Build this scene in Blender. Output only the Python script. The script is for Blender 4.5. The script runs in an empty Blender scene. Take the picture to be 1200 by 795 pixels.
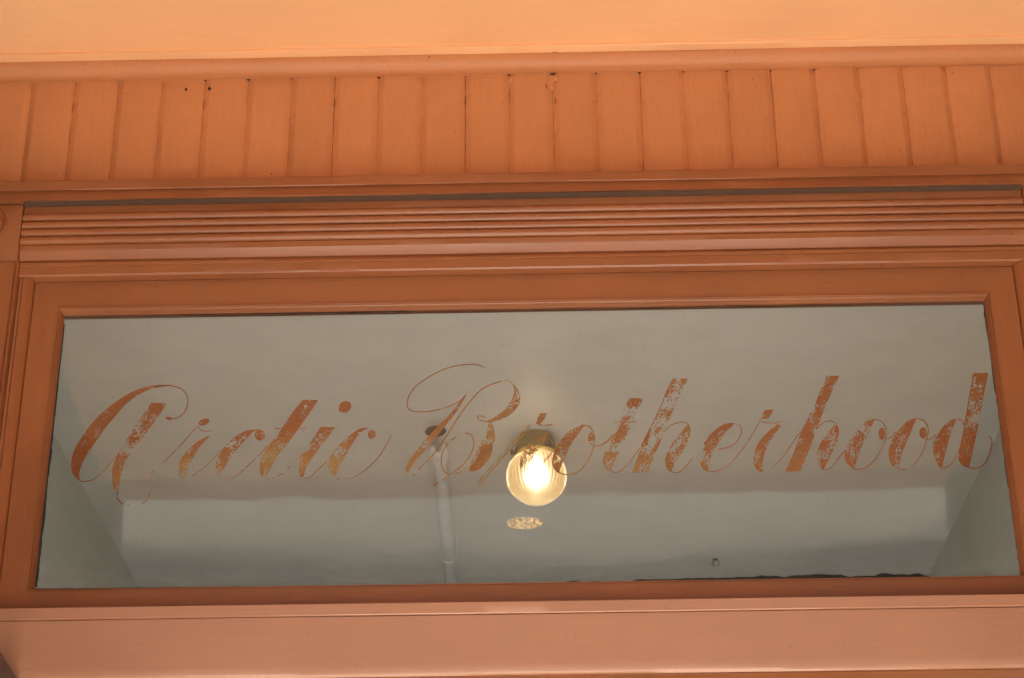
import bpy, bmesh, math, random
from mathutils import Vector, Matrix, noise

random.seed(7)
SC = bpy.context.scene
COL = SC.collection

# ------------------------------------------------------------------ camera
# world: X right, Y into the building, Z up; Z0 is the height of the transom's centre above the ground
Z0 = 2.97
CX, CZ, CD = 0.0327, -1.3667, 3.0563
YAW, PITCH, ROLL, FPX = -0.016934, 0.473167, -0.008279, 2288.13
cy_, sy_, cp_, sp_ = math.cos(YAW), math.sin(YAW), math.cos(PITCH), math.sin(PITCH)
FWD = Vector((sy_ * cp_, cy_ * cp_, sp_))
r0 = Vector((cy_, -sy_, 0.0)); u0 = r0.cross(FWD)
cr_, sr_ = math.cos(ROLL), math.sin(ROLL)
RGT = cr_ * r0 + sr_ * u0
UPV = -sr_ * r0 + cr_ * u0
CAM = Vector((CX, -CD, CZ + Z0))
cam_data = bpy.data.cameras.new('camera')
cam_data.sensor_fit = 'HORIZONTAL'; cam_data.sensor_width = 36.0
cam_data.lens = FPX / 1200 * 36.0
cam_data.clip_start = 0.05; cam_data.clip_end = 6000
cam_data.dof.use_dof = True; cam_data.dof.focus_distance = 3.35; cam_data.dof.aperture_fstop = 14.0
cam = bpy.data.objects.new('camera', cam_data); COL.objects.link(cam)
M = Matrix.Identity(4)
for i in range(3):
    M[i][0], M[i][1], M[i][2], M[i][3] = RGT[i], UPV[i], -FWD[i], CAM[i]
cam.matrix_world = M
SC.camera = cam

def ray(px, py):
    return FWD + RGT * ((px - 600) / FPX) - UPV * ((py - 397.5) / FPX)
def on_y(px, py, y):                       # where a photo pixel meets an upright plane of the facade
    d = ray(px, py); return CAM + d * ((y - CAM.y) / d.y)
def on_z(px, py, z):                       # where it meets a level plane (ceiling, door head)
    d = ray(px, py); return CAM + d * ((z - CAM.z) / d.z)
def zc(py, y): return on_y(600, py, y).z   # height of an edge measured on the photo's middle column
def xl(px, y): return on_y(px, 420, y).x   # x of an upright edge measured on row 420

# ------------------------------------------------------------------ light
SUN_EL = math.radians(51); SUN_AZ = math.radians(178)      # compass-like: 0 = +Y, 180 = straight in front of the porch
wd = bpy.data.worlds.new('World'); SC.world = wd; wd.use_nodes = True
nt = wd.node_tree; nt.nodes.clear()
sky = nt.nodes.new('ShaderNodeTexSky'); sky.sky_type = 'NISHITA'; sky.sun_disc = False
sky.sun_elevation = SUN_EL; sky.sun_rotation = SUN_AZ
bg = nt.nodes.new('ShaderNodeBackground'); bg.inputs['Strength'].default_value = 0.05
wo = nt.nodes.new('ShaderNodeOutputWorld')
nt.links.new(sky.outputs[0], bg.inputs[0]); nt.links.new(bg.outputs[0], wo.inputs[0])
sd = bpy.data.lights.new('sun', 'SUN'); sd.energy = 5.0; sd.angle = math.radians(0.5); sd.color = (1.0, 0.94, 0.85)
sun = bpy.data.objects.new('sun', sd); COL.objects.link(sun)
sdir = Vector((math.sin(SUN_AZ) * math.cos(SUN_EL), math.cos(SUN_AZ) * math.cos(SUN_EL), math.sin(SUN_EL)))
sun.rotation_euler = sdir.to_track_quat('Z', 'Y').to_euler(); sun.location = (0, -12, 14)

SC.view_settings.view_transform = 'Standard'; SC.view_settings.look = 'None'
SC.view_settings.gamma = 1.0; SC.view_settings.use_curve_mapping = False
SC.view_settings.exposure = 2.72
SC.render.engine = 'CYCLES'
SC.cycles.use_denoising = True
SC.cycles.max_bounces = 10; SC.cycles.diffuse_bounces = 6; SC.cycles.transparent_max_bounces = 32
SC.cycles.sample_clamp_indirect = 6.0
SC.cycles.caustics_reflective = False; SC.cycles.caustics_refractive = False
SC.cycles.use_adaptive_sampling = True; SC.cycles.adaptive_threshold = 0.01

# ------------------------------------------------------------------ helpers
def link(o, parent=None):
    COL.objects.link(o)
    if parent: o.parent = parent
    return o
def mobj(name, verts, faces, mat, parent=None, smooth=None):
    me = bpy.data.meshes.new(name); me.from_pydata([tuple(v) for v in verts], [], faces)
    bm = bmesh.new(); bm.from_mesh(me); bmesh.ops.recalc_face_normals(bm, faces=bm.faces); bm.to_mesh(me); bm.free()
    if mat: me.materials.append(mat)
    if smooth is not None:
        me.shade_smooth(); me.set_sharp_from_angle(angle=math.radians(smooth))
    return link(bpy.data.objects.new(name, me), parent)
def bmobj(name, bm, mat, parent=None, smooth=None):
    bmesh.ops.recalc_face_normals(bm, faces=bm.faces)
    me = bpy.data.meshes.new(name); bm.to_mesh(me); bm.free()
    if mat: me.materials.append(mat)
    if smooth is not None:
        me.shade_smooth(); me.set_sharp_from_angle(angle=math.radians(smooth))
    return link(bpy.data.objects.new(name, me), parent)
def tag(o, label=None, cat=None, group=None, kind=None):
    if label: o['label'] = label
    if cat: o['category'] = cat
    if group: o['group'] = group
    if kind: o['kind'] = kind
    return o
def empty(name, loc=(0, 0, 0)):
    o = bpy.data.objects.new(name, None); o.location = loc; o.empty_display_size = 0.1
    return link(o)
def keep(o):                               # parts are modelled in world space: cancel the Empty's own offset
    o.matrix_parent_inverse = Matrix.Translation(-o.parent.location); return o
def box(name, a, b, mat, parent=None, bevel=0.0):
    bm = bmesh.new()
    bmesh.ops.create_cube(bm, size=1.0)
    for v in bm.verts:
        v.co = Vector([a[i] + (v.co[i] + .5) * (b[i] - a[i]) for i in range(3)])
    if bevel:
        bmesh.ops.bevel(bm, geom=bm.edges[:], offset=bevel, segments=2, profile=.5, affect='EDGES')
    o = bmobj(name, bm, mat, parent, 40 if bevel else None)
    if parent: keep(o)
    return o
def wob(x, k, amp):                        # slow hand-made unevenness along a board
    return amp * noise.noise((x * 2.3 + k * 7.1, k * 3.7, 1.3)) + .35 * amp * noise.noise((x * 11 + k * 5.1, k, 4.2))
def run_x(name, prof, x0, x1, mat, parent=None, n=72, amp=.0007, seed=0, smooth=32):
    """a moulding: the (y, z) outline swept along X with slight waviness"""
    vs, fs = [], []; m = len(prof)
    for i in range(n + 1):
        x = x0 + (x1 - x0) * i / n
        for j, (y, z) in enumerate(prof):
            k = seed + j * .23
            vs.append((x, y + wob(x, k, amp), z + wob(x, k + 50, amp)))
    for i in range(n):
        for j in range(m):
            a = i * m + j; b = i * m + (j + 1) % m
            fs.append((a, b, b + m, a + m))
    fs.append(tuple(range(m))); fs.append(tuple(n * m + j for j in reversed(range(m))))
    o = mobj(name, vs, fs, mat, parent, smooth)
    if parent: keep(o)
    return o
def run_z(name, prof, z0, z1, mat, parent=None, n=24, amp=.0005, seed=0, smooth=32):
    vs, fs = [], []; m = len(prof)
    for i in range(n + 1):
        z = z0 + (z1 - z0) * i / n
        for j, (x, y) in enumerate(prof):
            k = seed + j * .23
            vs.append((x + wob(z, k, amp), y + wob(z, k + 50, amp), z))
    for i in range(n):
        for j in range(m):
            a = i * m + j; b = i * m + (j + 1) % m
            fs.append((a, b, b + m, a + m))
    fs.append(tuple(range(m))); fs.append(tuple(n * m + j for j in reversed(range(m))))
    o = mobj(name, vs, fs, mat, parent, smooth)
    if parent: keep(o)
    return o
def lathe(bm, prof, c, axis='Z', seg=40, rib=0.0, nrib=0, caps=True):
    rings = []
    for (r, h) in prof:
        ring = []
        for i in range(seg):
            a = 2 * math.pi * i / seg
            rr = r * (1 + (rib * (1 if (i // 2) % 2 else -1) if nrib else 0))
            if axis == 'Z': p = (c[0] + rr * math.cos(a), c[1] + rr * math.sin(a), c[2] + h)
            elif axis == 'Y': p = (c[0] + rr * math.cos(a), c[1] + h, c[2] + rr * math.sin(a))
            else: p = (c[0] + h, c[1] + rr * math.cos(a), c[2] + rr * math.sin(a))
            ring.append(bm.verts.new(p))
        rings.append(ring)
    for a, b in zip(rings, rings[1:]):
        for i in range(seg):
            bm.faces.new((a[i], a[(i + 1) % seg], b[(i + 1) % seg], b[i]))
    if caps:
        bm.faces.new(rings[0]); bm.faces.new(list(reversed(rings[-1])))
def tube(bm, pts, r, seg=10):
    pts = [Vector(p) for p in pts]; rings = []
    for i, p in enumerate(pts):
        t = (pts[min(i + 1, len(pts) - 1)] - pts[max(i - 1, 0)]).normalized()
        s = t.cross(Vector((0.31, 0.2, 0.93))).normalized(); u = t.cross(s)
        rings.append([bm.verts.new(p + (s * math.cos(2 * math.pi * k / seg) + u * math.sin(2 * math.pi * k / seg)) * r) for k in range(seg)])
    for a, b in zip(rings, rings[1:]):
        for i in range(seg): bm.faces.new((a[i], a[(i + 1) % seg], b[(i + 1) % seg], b[i]))
    bm.faces.new(rings[0]); bm.faces.new(list(reversed(rings[-1])))

# ------------------------------------------------------------------ materials
def newmat(name):
    m = bpy.data.materials.new(name); m.use_nodes = True
    t = m.node_tree; t.nodes.clear()
    out = t.nodes.new('ShaderNodeOutputMaterial')
    return m, t, out
def N(t, kind, **kw):
    n = t.nodes.new(kind)
    for k, v in kw.items():
        if k in n.inputs: n.inputs[k].default_value = v
        else: setattr(n, k, v)
    return n
def paint(name, col, rough=.36, stretch=(1.2, 30, 30), bump=.25, coat=.0, var=.10, dirt=.35, spec=.5):
    """house paint: brush marks along the board, faint patchiness, specks of dirt"""
    m, t, out = newmat(name); L = t.links
    tc = N(t, 'ShaderNodeTexCoord'); oi = N(t, 'ShaderNodeObjectInfo')
    off = N(t, 'ShaderNodeVectorMath', operation='SCALE'); L.new(oi.outputs['Random'], off.inputs['Scale']); off.inputs[0].default_value = (13, 7, 9)
    add = N(t, 'ShaderNodeVectorMath', operation='ADD'); L.new(tc.outputs['Object'], add.inputs[0]); L.new(off.outputs[0], add.inputs[1])
    mp = N(t, 'ShaderNodeMapping'); mp.inputs['Scale'].default_value = stretch; L.new(add.outputs[0], mp.inputs[0])
    brush = N(t, 'ShaderNodeTexNoise', Scale=9.0, Detail=5.0, Roughness=.6); L.new(mp.outputs[0], brush.inputs[0])
    patch = N(t, 'ShaderNodeTexNoise', Scale=4.0, Detail=4.0, Roughness=.55); L.new(add.outputs[0], patch.inputs[0])
    grit = N(t, 'ShaderNodeTexNoise', Scale=190.0, Detail=2.0); L.new(add.outputs[0], grit.inputs[0])
    lump = N(t, 'ShaderNodeTexNoise', Scale=38.0, Detail=3.0); L.new(add.outputs[0], lump.inputs[0])
    # colour: base x (1 +- var)
    a1 = N(t, 'ShaderNodeMapRange'); a1.inputs['From Min'].default_value = .3; a1.inputs['From Max'].default_value = .7
    a1.inputs['To Min'].default_value = 1 - var; a1.inputs['To Max'].default_value = 1 + var; L.new(patch.outputs[0], a1.inputs[0])
    a2 = N(t, 'ShaderNodeMapRange'); a2.inputs['From Min'].default_value = .3; a2.inputs['From Max'].default_value = .7
    a2.inputs['To Min'].default_value = 1 - var * .6; a2.inputs['To Max'].default_value = 1 + var * .6; L.new(brush.outputs[0], a2.inputs[0])
    mul = N(t, 'ShaderNodeMath', operation='MULTIPLY'); L.new(a1.outputs[0], mul.inputs[0]); L.new(a2.outputs[0], mul.inputs[1])
    cm = N(t, 'ShaderNodeVectorMath', operation='SCALE'); cm.inputs[0].default_value = col; L.new(mul.outputs[0], cm.inputs['Scale'])
    sp = N(t, 'ShaderNodeMapRange'); sp.inputs['From Min'].default_value = .70; sp.inputs['From Max'].default_value = .76
    sp.inputs['To Max'].default_value = dirt; L.new(grit.outputs[0], sp.inputs[0])
    mix = N(t, 'ShaderNodeMix', data_type='RGBA'); L.new(sp.outputs[0], mix.inputs[0]); L.new(cm.outputs[0], mix.inputs[6])
    mix.inputs[7].default_value = (.10, .05, .03, 1)
    b = N(t, 'ShaderNodeBsdfPrincipled', Roughness=rough); L.new(mix.outputs[2], b.inputs['Base Color'])
    b.inputs['Specular IOR Level'].default_value = spec
    b.inputs['Coat Weight'].default_value = coat; b.inputs['Coat Roughness'].default_value = .20
    hs = N(t, 'ShaderNodeMath', operation='ADD'); L.new(brush.outputs[0], hs.inputs[0])
    h2 = N(t, 'ShaderNodeMath', operation='MULTIPLY'); L.new(lump.outputs[0], h2.inputs[0]); h2.inputs[1].default_value = .7
    L.new(h2.outputs[0], hs.inputs[1])
    bp = N(t, 'ShaderNodeBump', Strength=bump, Distance=.0012); L.new(hs.outputs[0], bp.inputs['Height'])
    L.new(bp.outputs[0], b.inputs['Normal'])
    rr = N(t, 'ShaderNodeMapRange'); rr.inputs['From Min'].default_value = .3; rr.inputs['From Max'].default_value = .7
    rr.inputs['To Min'].default_value = rough - .06; rr.inputs['To Max'].default_value = rough + .08; L.new(patch.outputs[0], rr.inputs[0])
    L.new(rr.outputs[0], b.inputs['Roughness'])
    L.new(b.outputs[0], out.inputs[0])
    return m
def plain(name, col, rough=.6, metal=0.0, bump=0.0, scale=20.0, var=.12):
    m, t, out = newmat(name); L = t.links
    tc = N(t, 'ShaderNodeTexCoord')
    n = N(t, 'ShaderNodeTexNoise', Scale=scale, Detail=5.0, Roughness=.6); L.new(tc.outputs['Object'], n.inputs[0])
    a = N(t, 'ShaderNodeMapRange'); a.inputs['From Min'].default_value = .3; a.inputs['From Max'].default_value = .7
    a.inputs['To Min'].default_value = 1 - var; a.inputs['To Max'].default_value = 1 + var; L.new(n.outputs[0], a.inputs[0])
    c = N(t, 'ShaderNodeVectorMath', operation='SCALE'); c.inputs[0].default_value = col; L.new(a.outputs[0], c.inputs['Scale'])
    b = N(t, 'ShaderNodeBsdfPrincipled', Roughness=rough, Metallic=metal); L.new(c.outputs[0], b.inputs['Base Color'])
    if bump:
        bp = N(t, 'ShaderNodeBump', Strength=bump, Distance=.002); L.new(n.outputs[0], bp.inputs['Height']); L.new(bp.outputs[0], b.inputs['Normal'])
    L.new(b.outputs[0], out.inputs[0])
    return m

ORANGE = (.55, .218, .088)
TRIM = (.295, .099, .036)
m_plank = paint('paint_plank', ORANGE, .46, (22, 22, 2.0), .16, dirt=.5, var=.07, spec=.35)
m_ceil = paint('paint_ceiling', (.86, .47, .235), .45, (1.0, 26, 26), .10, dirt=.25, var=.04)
m_body = paint('paint_bar', (.44, .205, .118), .36, (1.0, 30, 30), .14, var=.06, coat=.5)
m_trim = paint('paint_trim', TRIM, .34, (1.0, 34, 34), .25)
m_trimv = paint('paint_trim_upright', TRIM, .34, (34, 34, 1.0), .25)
m_wall = paint('weathered_porch_wall', (.055, .036, .026), .6, (20, 20, 1.0), .2)
m_shade_chip = plain('gap_shade_and_chip_paint', (.085, .042, .024), .95, 0, .3, 60)  # dark tone for the painted shade under the cap, and one chip
m_room = plain('glossy_ceiling_paint', (.63, .622, .585), .40, 0, .03, 5, .04)
m_roomw = plain('plaster_wall', (.58, .58, .52), .8, 0, .12, 14, .04)
m_floor = plain('wood_floor', (.24, .22, .20), .5)
m_black = plain('old_black_putty', (.012, .014, .016), .5, 0, .4, 90, .5)
m_chip = plain('dark_hole', (.02, .012, .008), .8)
m_brass = plain('brass', (.36, .29, .13), .35, 1.0, 0, 30)
m_steel = plain('dull_steel', (.40, .37, .32), .35, .4)
m_bronze = plain('dark_bronze', (.06, .045, .038), .5, .5)
m_pipe = plain('white_pipe_paint', (.66, .67, .67), .45, 0, .1, 30, .03)
m_wire = plain('galvanised_wire', (.75, .73, .68), .35, .6)
m_door = plain('dark_varnished_wood', (.055, .030, .020), .45, 0, .2, 12, .3)
m_deck = plain('weathered_boards', (.62, .58, .52), .85, 0, .4, 6, .12)
m_oldwood = plain('old_grey_boards', (.15, .135, .12), .85, 0, .4, 6, .2)
m_road = plain('pale_gravel_street', (.11, .105, .10), .95, 0, .5, 3, .2)
SKY_PALE_Z = 440.0                              # height where the slope turns pale, painting in the bright sky
m_hill, t, out = newmat('forest_and_painted_sky'); L = t.links
ge = N(t, 'ShaderNodeNewGeometry'); sx_ = N(t, 'ShaderNodeSeparateXYZ'); L.new(ge.outputs['Position'], sx_.inputs[0])
hn = N(t, 'ShaderNodeTexNoise', Scale=.008, Detail=6.0, Roughness=.6); L.new(ge.outputs['Position'], hn.inputs[0])
hm = N(t, 'ShaderNodeMath', operation='MULTIPLY_ADD'); L.new(hn.outputs[0], hm.inputs[0]); hm.inputs[1].default_value = 40.0; L.new(sx_.outputs['Z'], hm.inputs[2])
hr = N(t, 'ShaderNodeMapRange'); hr.inputs['From Min'].default_value = SKY_PALE_Z + 14.0; hr.inputs['From Max'].default_value = SKY_PALE_Z + 44.0; L.new(hm.outputs[0], hr.inputs[0])
hc = N(t, 'ShaderNodeMix', data_type='RGBA'); L.new(hr.outputs[0], hc.inputs[0]); hc.inputs[6].default_value = (.052, .059, .068, 1); hc.inputs[7].default_value = (.38, .335, .28, 1)
hb = N(t, 'ShaderNodeBsdfDiffuse'); L.new(hc.outputs[2], hb.inputs[0]); L.new(hb.outputs[0], out.inputs[0])

# ------------------------------------------------------------------ setting: ground, hill, porch, room
G = 0.0
ground = tag(mobj('ground', [(-2500, -2500, -.16), (2500, -2500, -.16), (2500, 2500, -.16), (-2500, 2500, -.16)], [(0, 1, 2, 3)], m_road), kind='structure')
tag(box('boardwalk', (-14, -6.2, -.159), (14, -2.31, -.012), m_oldwood), kind='structure')
tag(box('added_bounce_path', (-1.35, -7.5, -.158), (1.35, -2.311, -.004), m_deck), kind='structure')  # unseen pale slab added to bounce sunlight up into the porch
tag(box('porch_floor', (-1.6, -2.309, -.15), (1.6, .05, 0.0), m_deck), kind='structure')
# mountain across the street, the one the glass mirrors
hv, hf = [], []; NA, NR = 90, 22
for i in range(NA + 1):
    az = math.radians(-75 + 150 * i / NA)
    ridge = 27.0 + 1.5 * noise.noise((i * .16, 2.2, 0)) + .25 * noise.noise((i * .7, 5.2, 0))
    for j in range(NR + 1):
        f = j / NR
        d = 500 + 2200 * f
        el = 20.9 * (f / .3) ** .8 if f < .3 else 20.9 + (ridge - 20.9) * (f - .3) / .7
        h = d * math.tan(math.radians(el)) + 10 * noise.noise((i * .5, j * .6, 3)) * min(1, f * 5)
        if j == 0: h = -3
        hv.append((math.sin(az) * d, -math.cos(az) * d, h + 1.6))
for i in range(NA):
    for j in range(NR):
        a = i * (NR + 1) + j
        hf.append((a, a + 1, a + NR + 2, a + NR + 1))
tag(mobj('hill', hv, hf, m_hill, smooth=80), kind='structure')

R27 = .027
ZCEIL = zc(86, 0) + R27                    # underside of the flat strip on the porch ceiling
HY = -2.15                                 # front edge of the porch, found from its reflection in the glass
PX = 1.21; PB = 1.075                      # half-widths of the porch at its front and at the door wall
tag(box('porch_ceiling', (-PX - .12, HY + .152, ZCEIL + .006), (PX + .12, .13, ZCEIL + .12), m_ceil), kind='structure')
tag(box('porch_header', (-2.1, HY, ZCEIL + .003), (2.1, HY + .15, ZCEIL + 1.2), m_plank), kind='structure')
for s in (-1, 1):
    pts = [(s * PX, HY + .142), (s * (PX + .12), HY + .142), (s * (PX + .12), .13), (s * PB, .13)]
    vs = [(x, y, zz) for zz in (0.0, ZCEIL + .0055) for x, y in pts]
    tag(mobj('porch_side_wall', vs, [(0, 1, 2, 3), (4, 5, 6, 7), (0, 1, 5, 4), (1, 2, 6, 5), (2, 3, 7, 6), (3, 0, 4, 7)], m_wall), kind='structure')
    x = sorted((s * (PX - .03), s * 2.1))
    tag(box('facade_wall', (x[0], HY + .0, -.05), (x[1], HY + .14, ZCEIL + .0025), m_wall), kind='structure')
# wall round the doorway, behind the trim
for s in (-1, 1):
    x = sorted((s * .91, s * 1.62))
    tag(box('entrance_wall_side', (x[0], .021, -.05), (x[1], .14, ZCEIL + .6), m_wall), kind='structure')
tag(box('entrance_wall_above', (-.9095, .022, zc(318, 0)), (.9095, .139, ZCEIL + .6), m_wall), kind='structure')

ZR = 1.15 + Z0; XL, XR = -1.49, 1.458; YB = 7.5
tag(box('room_ceiling', (XL - .2, .1, ZR), (XR + .2, YB + .2, ZR + .1), m_room), kind='structure')
for a_, b_, c_, d_ in ((.141, .40, -.02, ZR + .02), (2.0, YB + .1, -.02, ZR + .02), (.40, 2.0, -.02, .85), (.40, 2.0, 3.05, ZR + .02)):  # unseen openings in both side walls, added to let daylight in
    tag(box('room_wall_left', (XL - .1, a_, c_), (XL, b_, d_), m_roomw), kind='structure')
for a_, b_, c_, d_ in ((.141, .40, -.02, ZR + .02), (2.0, YB + .1, -.02, ZR + .02), (.40, 2.0, -.02, .85), (.40, 2.0, 3.05, ZR + .02)):
    tag(box('room_wall_right', (XR, a_, c_), (XR + .1, b_, d_), m_roomw), kind='structure')
tag(box('room_wall_front', (-1.7, .142, ZCEIL - .2), (1.7, .20, ZR + .03), m_roomw), kind='structure')
tag(box('room_floor', (XL - .05, .051, -.12), (XR + .05, YB + .05, .002), m_floor), kind='structure')
tag(box('room_wall_back', (XL - .05, YB, -.01), (XR + .05, YB + .1, ZR + .01), m_roomw), kind='structure')

# ------------------------------------------------------------------ beadboard wall above the casing
PITCHX = .08227; GX0 = -.92557
wall = tag(empty('beadboard_wall', (0, 0, zc(203, 0))), kind='structure')
zb, zt = zc(210, 0) - .02, ZCEIL + .003
hw = PITCHX / 2 - .0001
gv = .0105
pv, pf = [], []
prof = [(-hw, .0185), (-hw, .0044), (-hw + .0010, .0036), (-hw + gv - .0012, .0009), (-hw + gv, .0003), (-hw + gv + .0018, 0),
        (hw - gv - .0018, 0), (hw - gv, .0003), (hw - gv + .0012, .0009), (hw - .0010, .0036), (hw, .0044), (hw, .0185)]
nz = 80
for v in range(3):
    pv, pf = [], []
    for i in range(nz + 1):
        z = zb + (zt - zb) * i / nz
        for j, (x, y) in enumerate(prof):
            e = abs(j - 5.5) / 5.5
            a = .0010 if 1 <= j <= 10 and j not in (5, 6) else .0003
            pv.append((x + a * noise.noise((z * 60, j * 2.1 + v * 9, v)) + .5 * a * noise.noise((z * 310, j * 4.1, v)), y + .6 * a * noise.noise((z * 45, j * 1.7, v * 5 + 3)) + .5 * a * noise.noise((z * 260, j * 3.7, v * 5 + 3)), z))
    m_ = len(prof)
    for i in range(nz):
        for j in range(m_):
            a = i * m_ + j; b = i * m_ + (j + 1) % m_
            pf.append((a, b, b + m_, a + m_))
    pf.append(tuple(range(m_))); pf.append(tuple(nz * m_ + j for j in reversed(range(m_))))
    o = mobj('plank', pv, pf, m_plank, None, 50)
    if v == 0: planks = []
    planks.append(o)
for k in range(-2, 25):
    src = planks[k % 3]
    o = src if k in (0, 1, 2) else src.copy()
    if o is not src: COL.objects.link(o)
    o.parent = wall; o.matrix_parent_inverse = Matrix.Translation(-wall.location)
    o.location = (GX0 + PITCHX * (k + .5) + random.uniform(-.0004, .0004), random.uniform(-.0003, .0003), 0)
    o.rotation_euler = (0, 0, math.radians(random.uniform(-.15, .15)))
# nail holes with a lip of paint, and two scabs of old filler under the moulding
for (px, py, r) in ((218, 105, .0042), (245.5, 104, .0052), (148, 110, .0016), (318, 204, .0022), (882, 93, .0016), (886, 101, .0014), (1116, 85.5, .0018), (1082, 172, .0014), (345, 136, .0012)):
    p = on_y(px, py, 0); bm = bmesh.new()
    bmesh.ops.create_uvsphere(bm, u_segments=14, v_segments=8, radius=1)
    for v in bm.verts:
        v.co = Vector((p.x + v.co.x * r * .55, v.co.y * .0012, p.z + v.co.z * r * .75))
    keep(bmobj('nail_hole', bm, m_chip, wall, 60))
    if r > .004:
        bm = bmesh.new(); rings = []
        for i in range(20):
            a = 2 * math.pi * i / 20; ring = []
            for j in range(8):
                b = 2 * math.pi * j / 8
                rr = r * (1.0 + .12 * noise.noise((i * .6, px, 0))) + .0011 * math.cos(b)
                ring.append(bm.verts.new((p.x + rr * .8 * math.cos(a), -.0002 - .0009 * math.sin(b), p.z + rr * 1.15 * math.sin(a))))
            rings.append(ring)
        for i in range(20):
            for j in range(8):
                bm.faces.new((rings[i][j], rings[(i + 1) % 20][j], rings[(i + 1) % 20][(j + 1) % 8], rings[i][(j + 1) % 8]))
        keep(bmobj('paint_lip', bm, m_plank, wall, 60))
for (px, py, rx, rz) in ((598, 93, .0075, .009), (648, 91, .010, .0085), (646, 99, .006, .012)):
    p = on_y(px, py, 0); bm = bmesh.new()
    bmesh.ops.create_icosphere(bm, subdivisions=4, radius=1)
    for v in bm.verts:
        d = 1 + .45 * noise.noise(v.co * 2.2 + Vector((px, 0, 0))) + .25 * noise.noise(v.co * 6)
        v.co = Vector((p.x + v.co.x * rx * d, .001 + v.co.y * .0035 * d, p.z + v.co.z * rz * d))
    keep(bmobj('filler_scab', bm, m_plank, wall, 60))
for (px, py, rx, rz) in ((648, 87, .0055, .0018), (597, 88, .002, .001), (640, 101, .0008, .005), (651, 118, .0008, .007)):
    p = on_y(px, py, -.004); bm = bmesh.new()
    bmesh.ops.create_icosphere(bm, subdivisions=3, radius=1)
    for v in bm.verts:
        d = 1 + .5 * noise.noise(v.co * 2.2 + Vector((px, 0, 0)))
        v.co = Vector((p.x + v.co.x * rx * d, -.0035 + v.co.y * .0012, p.z + v.co.z * rz * d))
    keep(bmobj('crack', bm, m_chip, wall, 60))
# dark ends of the grooves where they run up behind the moulding
for k in range(0, 23):
    x = GX0 + PITCHX * k; bm = bmesh.new(); w = random.uniform(.0025, .0048); h = random.uniform(.001, .003)
    z1 = ZCEIL - R27 - .0002
    pts = [(x - w, z1), (x + w, z1), (x + w * .5, z1 - h), (x - w * .4, z1 - h * 1.4)]
    f = [bm.verts.new((a, .0012, b)) for a, b in pts]; g = [bm.verts.new((a, .006, b)) for a, b in pts]
    bm.faces.new(f); bm.faces.new(g)
    for i in range(4): bm.faces.new((f[i], f[(i + 1) % 4], g[(i + 1) % 4], g[i]))
    keep(bmobj('groove_gap', bm, m_chip, wall))

# ------------------------------------------------------------------ moulding under the porch ceiling
XE = PB + .012
mo = tag(empty('ceiling_moulding', (0, -.03, ZCEIL)), 'long rounded orange moulding in the corner between bright porch ceiling and grooved boards', 'moulding')
q = [(.0, ZCEIL - .0005), (-R27, ZCEIL - .0005)]
for i in range(1, 11):
    a = math.pi / 2 * i / 10
    q.append((-R27 * math.cos(a), ZCEIL - R27 * math.sin(a) - .0005))
q += [(-.0002, ZCEIL - R27 - .0022), (.004, ZCEIL - R27 - .0022)]
run_x('quarter_round', q, -XE, XE, m_plank, mo, amp=.0012, seed=3, smooth=50)
ys = -.0475
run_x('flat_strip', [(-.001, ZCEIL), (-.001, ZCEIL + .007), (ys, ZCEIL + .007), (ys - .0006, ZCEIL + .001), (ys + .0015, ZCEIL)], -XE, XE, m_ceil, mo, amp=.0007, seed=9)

# ------------------------------------------------------------------ door casing: cap, reeded header, corner blocks, upright casings
ca = tag(empty('door_casing', (0, -.05, 0)), 'dark orange reeded casing with corner rosette framing the lettered transom', 'casing')
YC = -.05
z = lambda p, y: zc(p, y)
xb = on_y(25, 262, -.056).x               # inner edge of the corner block
cap = [(.0, z(202.4, -.066)), (-.064, z(202.4, -.066) + .001), (-.066, z(203.2, -.066)), (-.0685, z(213.0, -.0685)), (-.0680, z(213.8, -.0680)), (-.0630, z(214.6, -.0630)),
       (-.0665, z(223.6, -.0665)), (-.0685, z(224.2, -.0685)), (-.0685, z(225.2, -.0685)), (-.066, z(225.8, -.066)), (.0, z(225.8, -.066))]
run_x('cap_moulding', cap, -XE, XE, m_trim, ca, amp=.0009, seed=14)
zcap = z(225.8, -.066)
run_x('painted_shade_gap', [(-.002, zcap - .0005), (-.0645, zcap - .0005), (-.0560, z(231.2, -.0560)), (-.002, z(231.2, -.0560))], xb + .001, -xb - .001, m_shade_chip, ca, amp=.0006, seed=19)  # dark strip that paints in the shade beneath the cap
hd = [(-.001, z(231.4, YC)), (YC, z(231.4, YC)), (YC, z(241.6, YC))]
for i in range(4):                        # four reeds
    t0 = 242.0 + i * 8.95
    c, r = z(t0 + 4.2, YC), (z(t0, YC) - z(t0 + 8.4, YC)) / 2
    for k in range(9):
        a = math.pi / 2 - math.pi * k / 8
        hd.append((YC - .0062 * math.cos(a), c + r * math.sin(a)))
    hd.append((YC + .0026, c - r - .0003))
    if i < 3: hd.append((YC + .0020, c - r - .0008))
hd += [(YC, z(278.6, YC)), (YC, z(284.8, YC)), (YC + .0012, z(285.6, YC)), (YC + .0075, z(296.2, YC + .0075)), (YC + .0110, z(297.0, YC + .011)),
       (YC + .0105, z(298.6, YC + .0105)), (YC + .0085, z(299.2, YC + .0085)), (YC + .0085, z(302.0, YC + .0085)), (YC + .0105, z(303.2, YC + .0105)), (-.001, z(303.2, YC + .0105))]
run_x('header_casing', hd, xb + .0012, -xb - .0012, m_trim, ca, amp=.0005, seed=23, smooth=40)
zb0, zb1 = on_y(10, 304.5, -.056).z, zcap + .002
bw = 2 * (xb - on_y(-17, 263, -.056).x)
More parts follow.
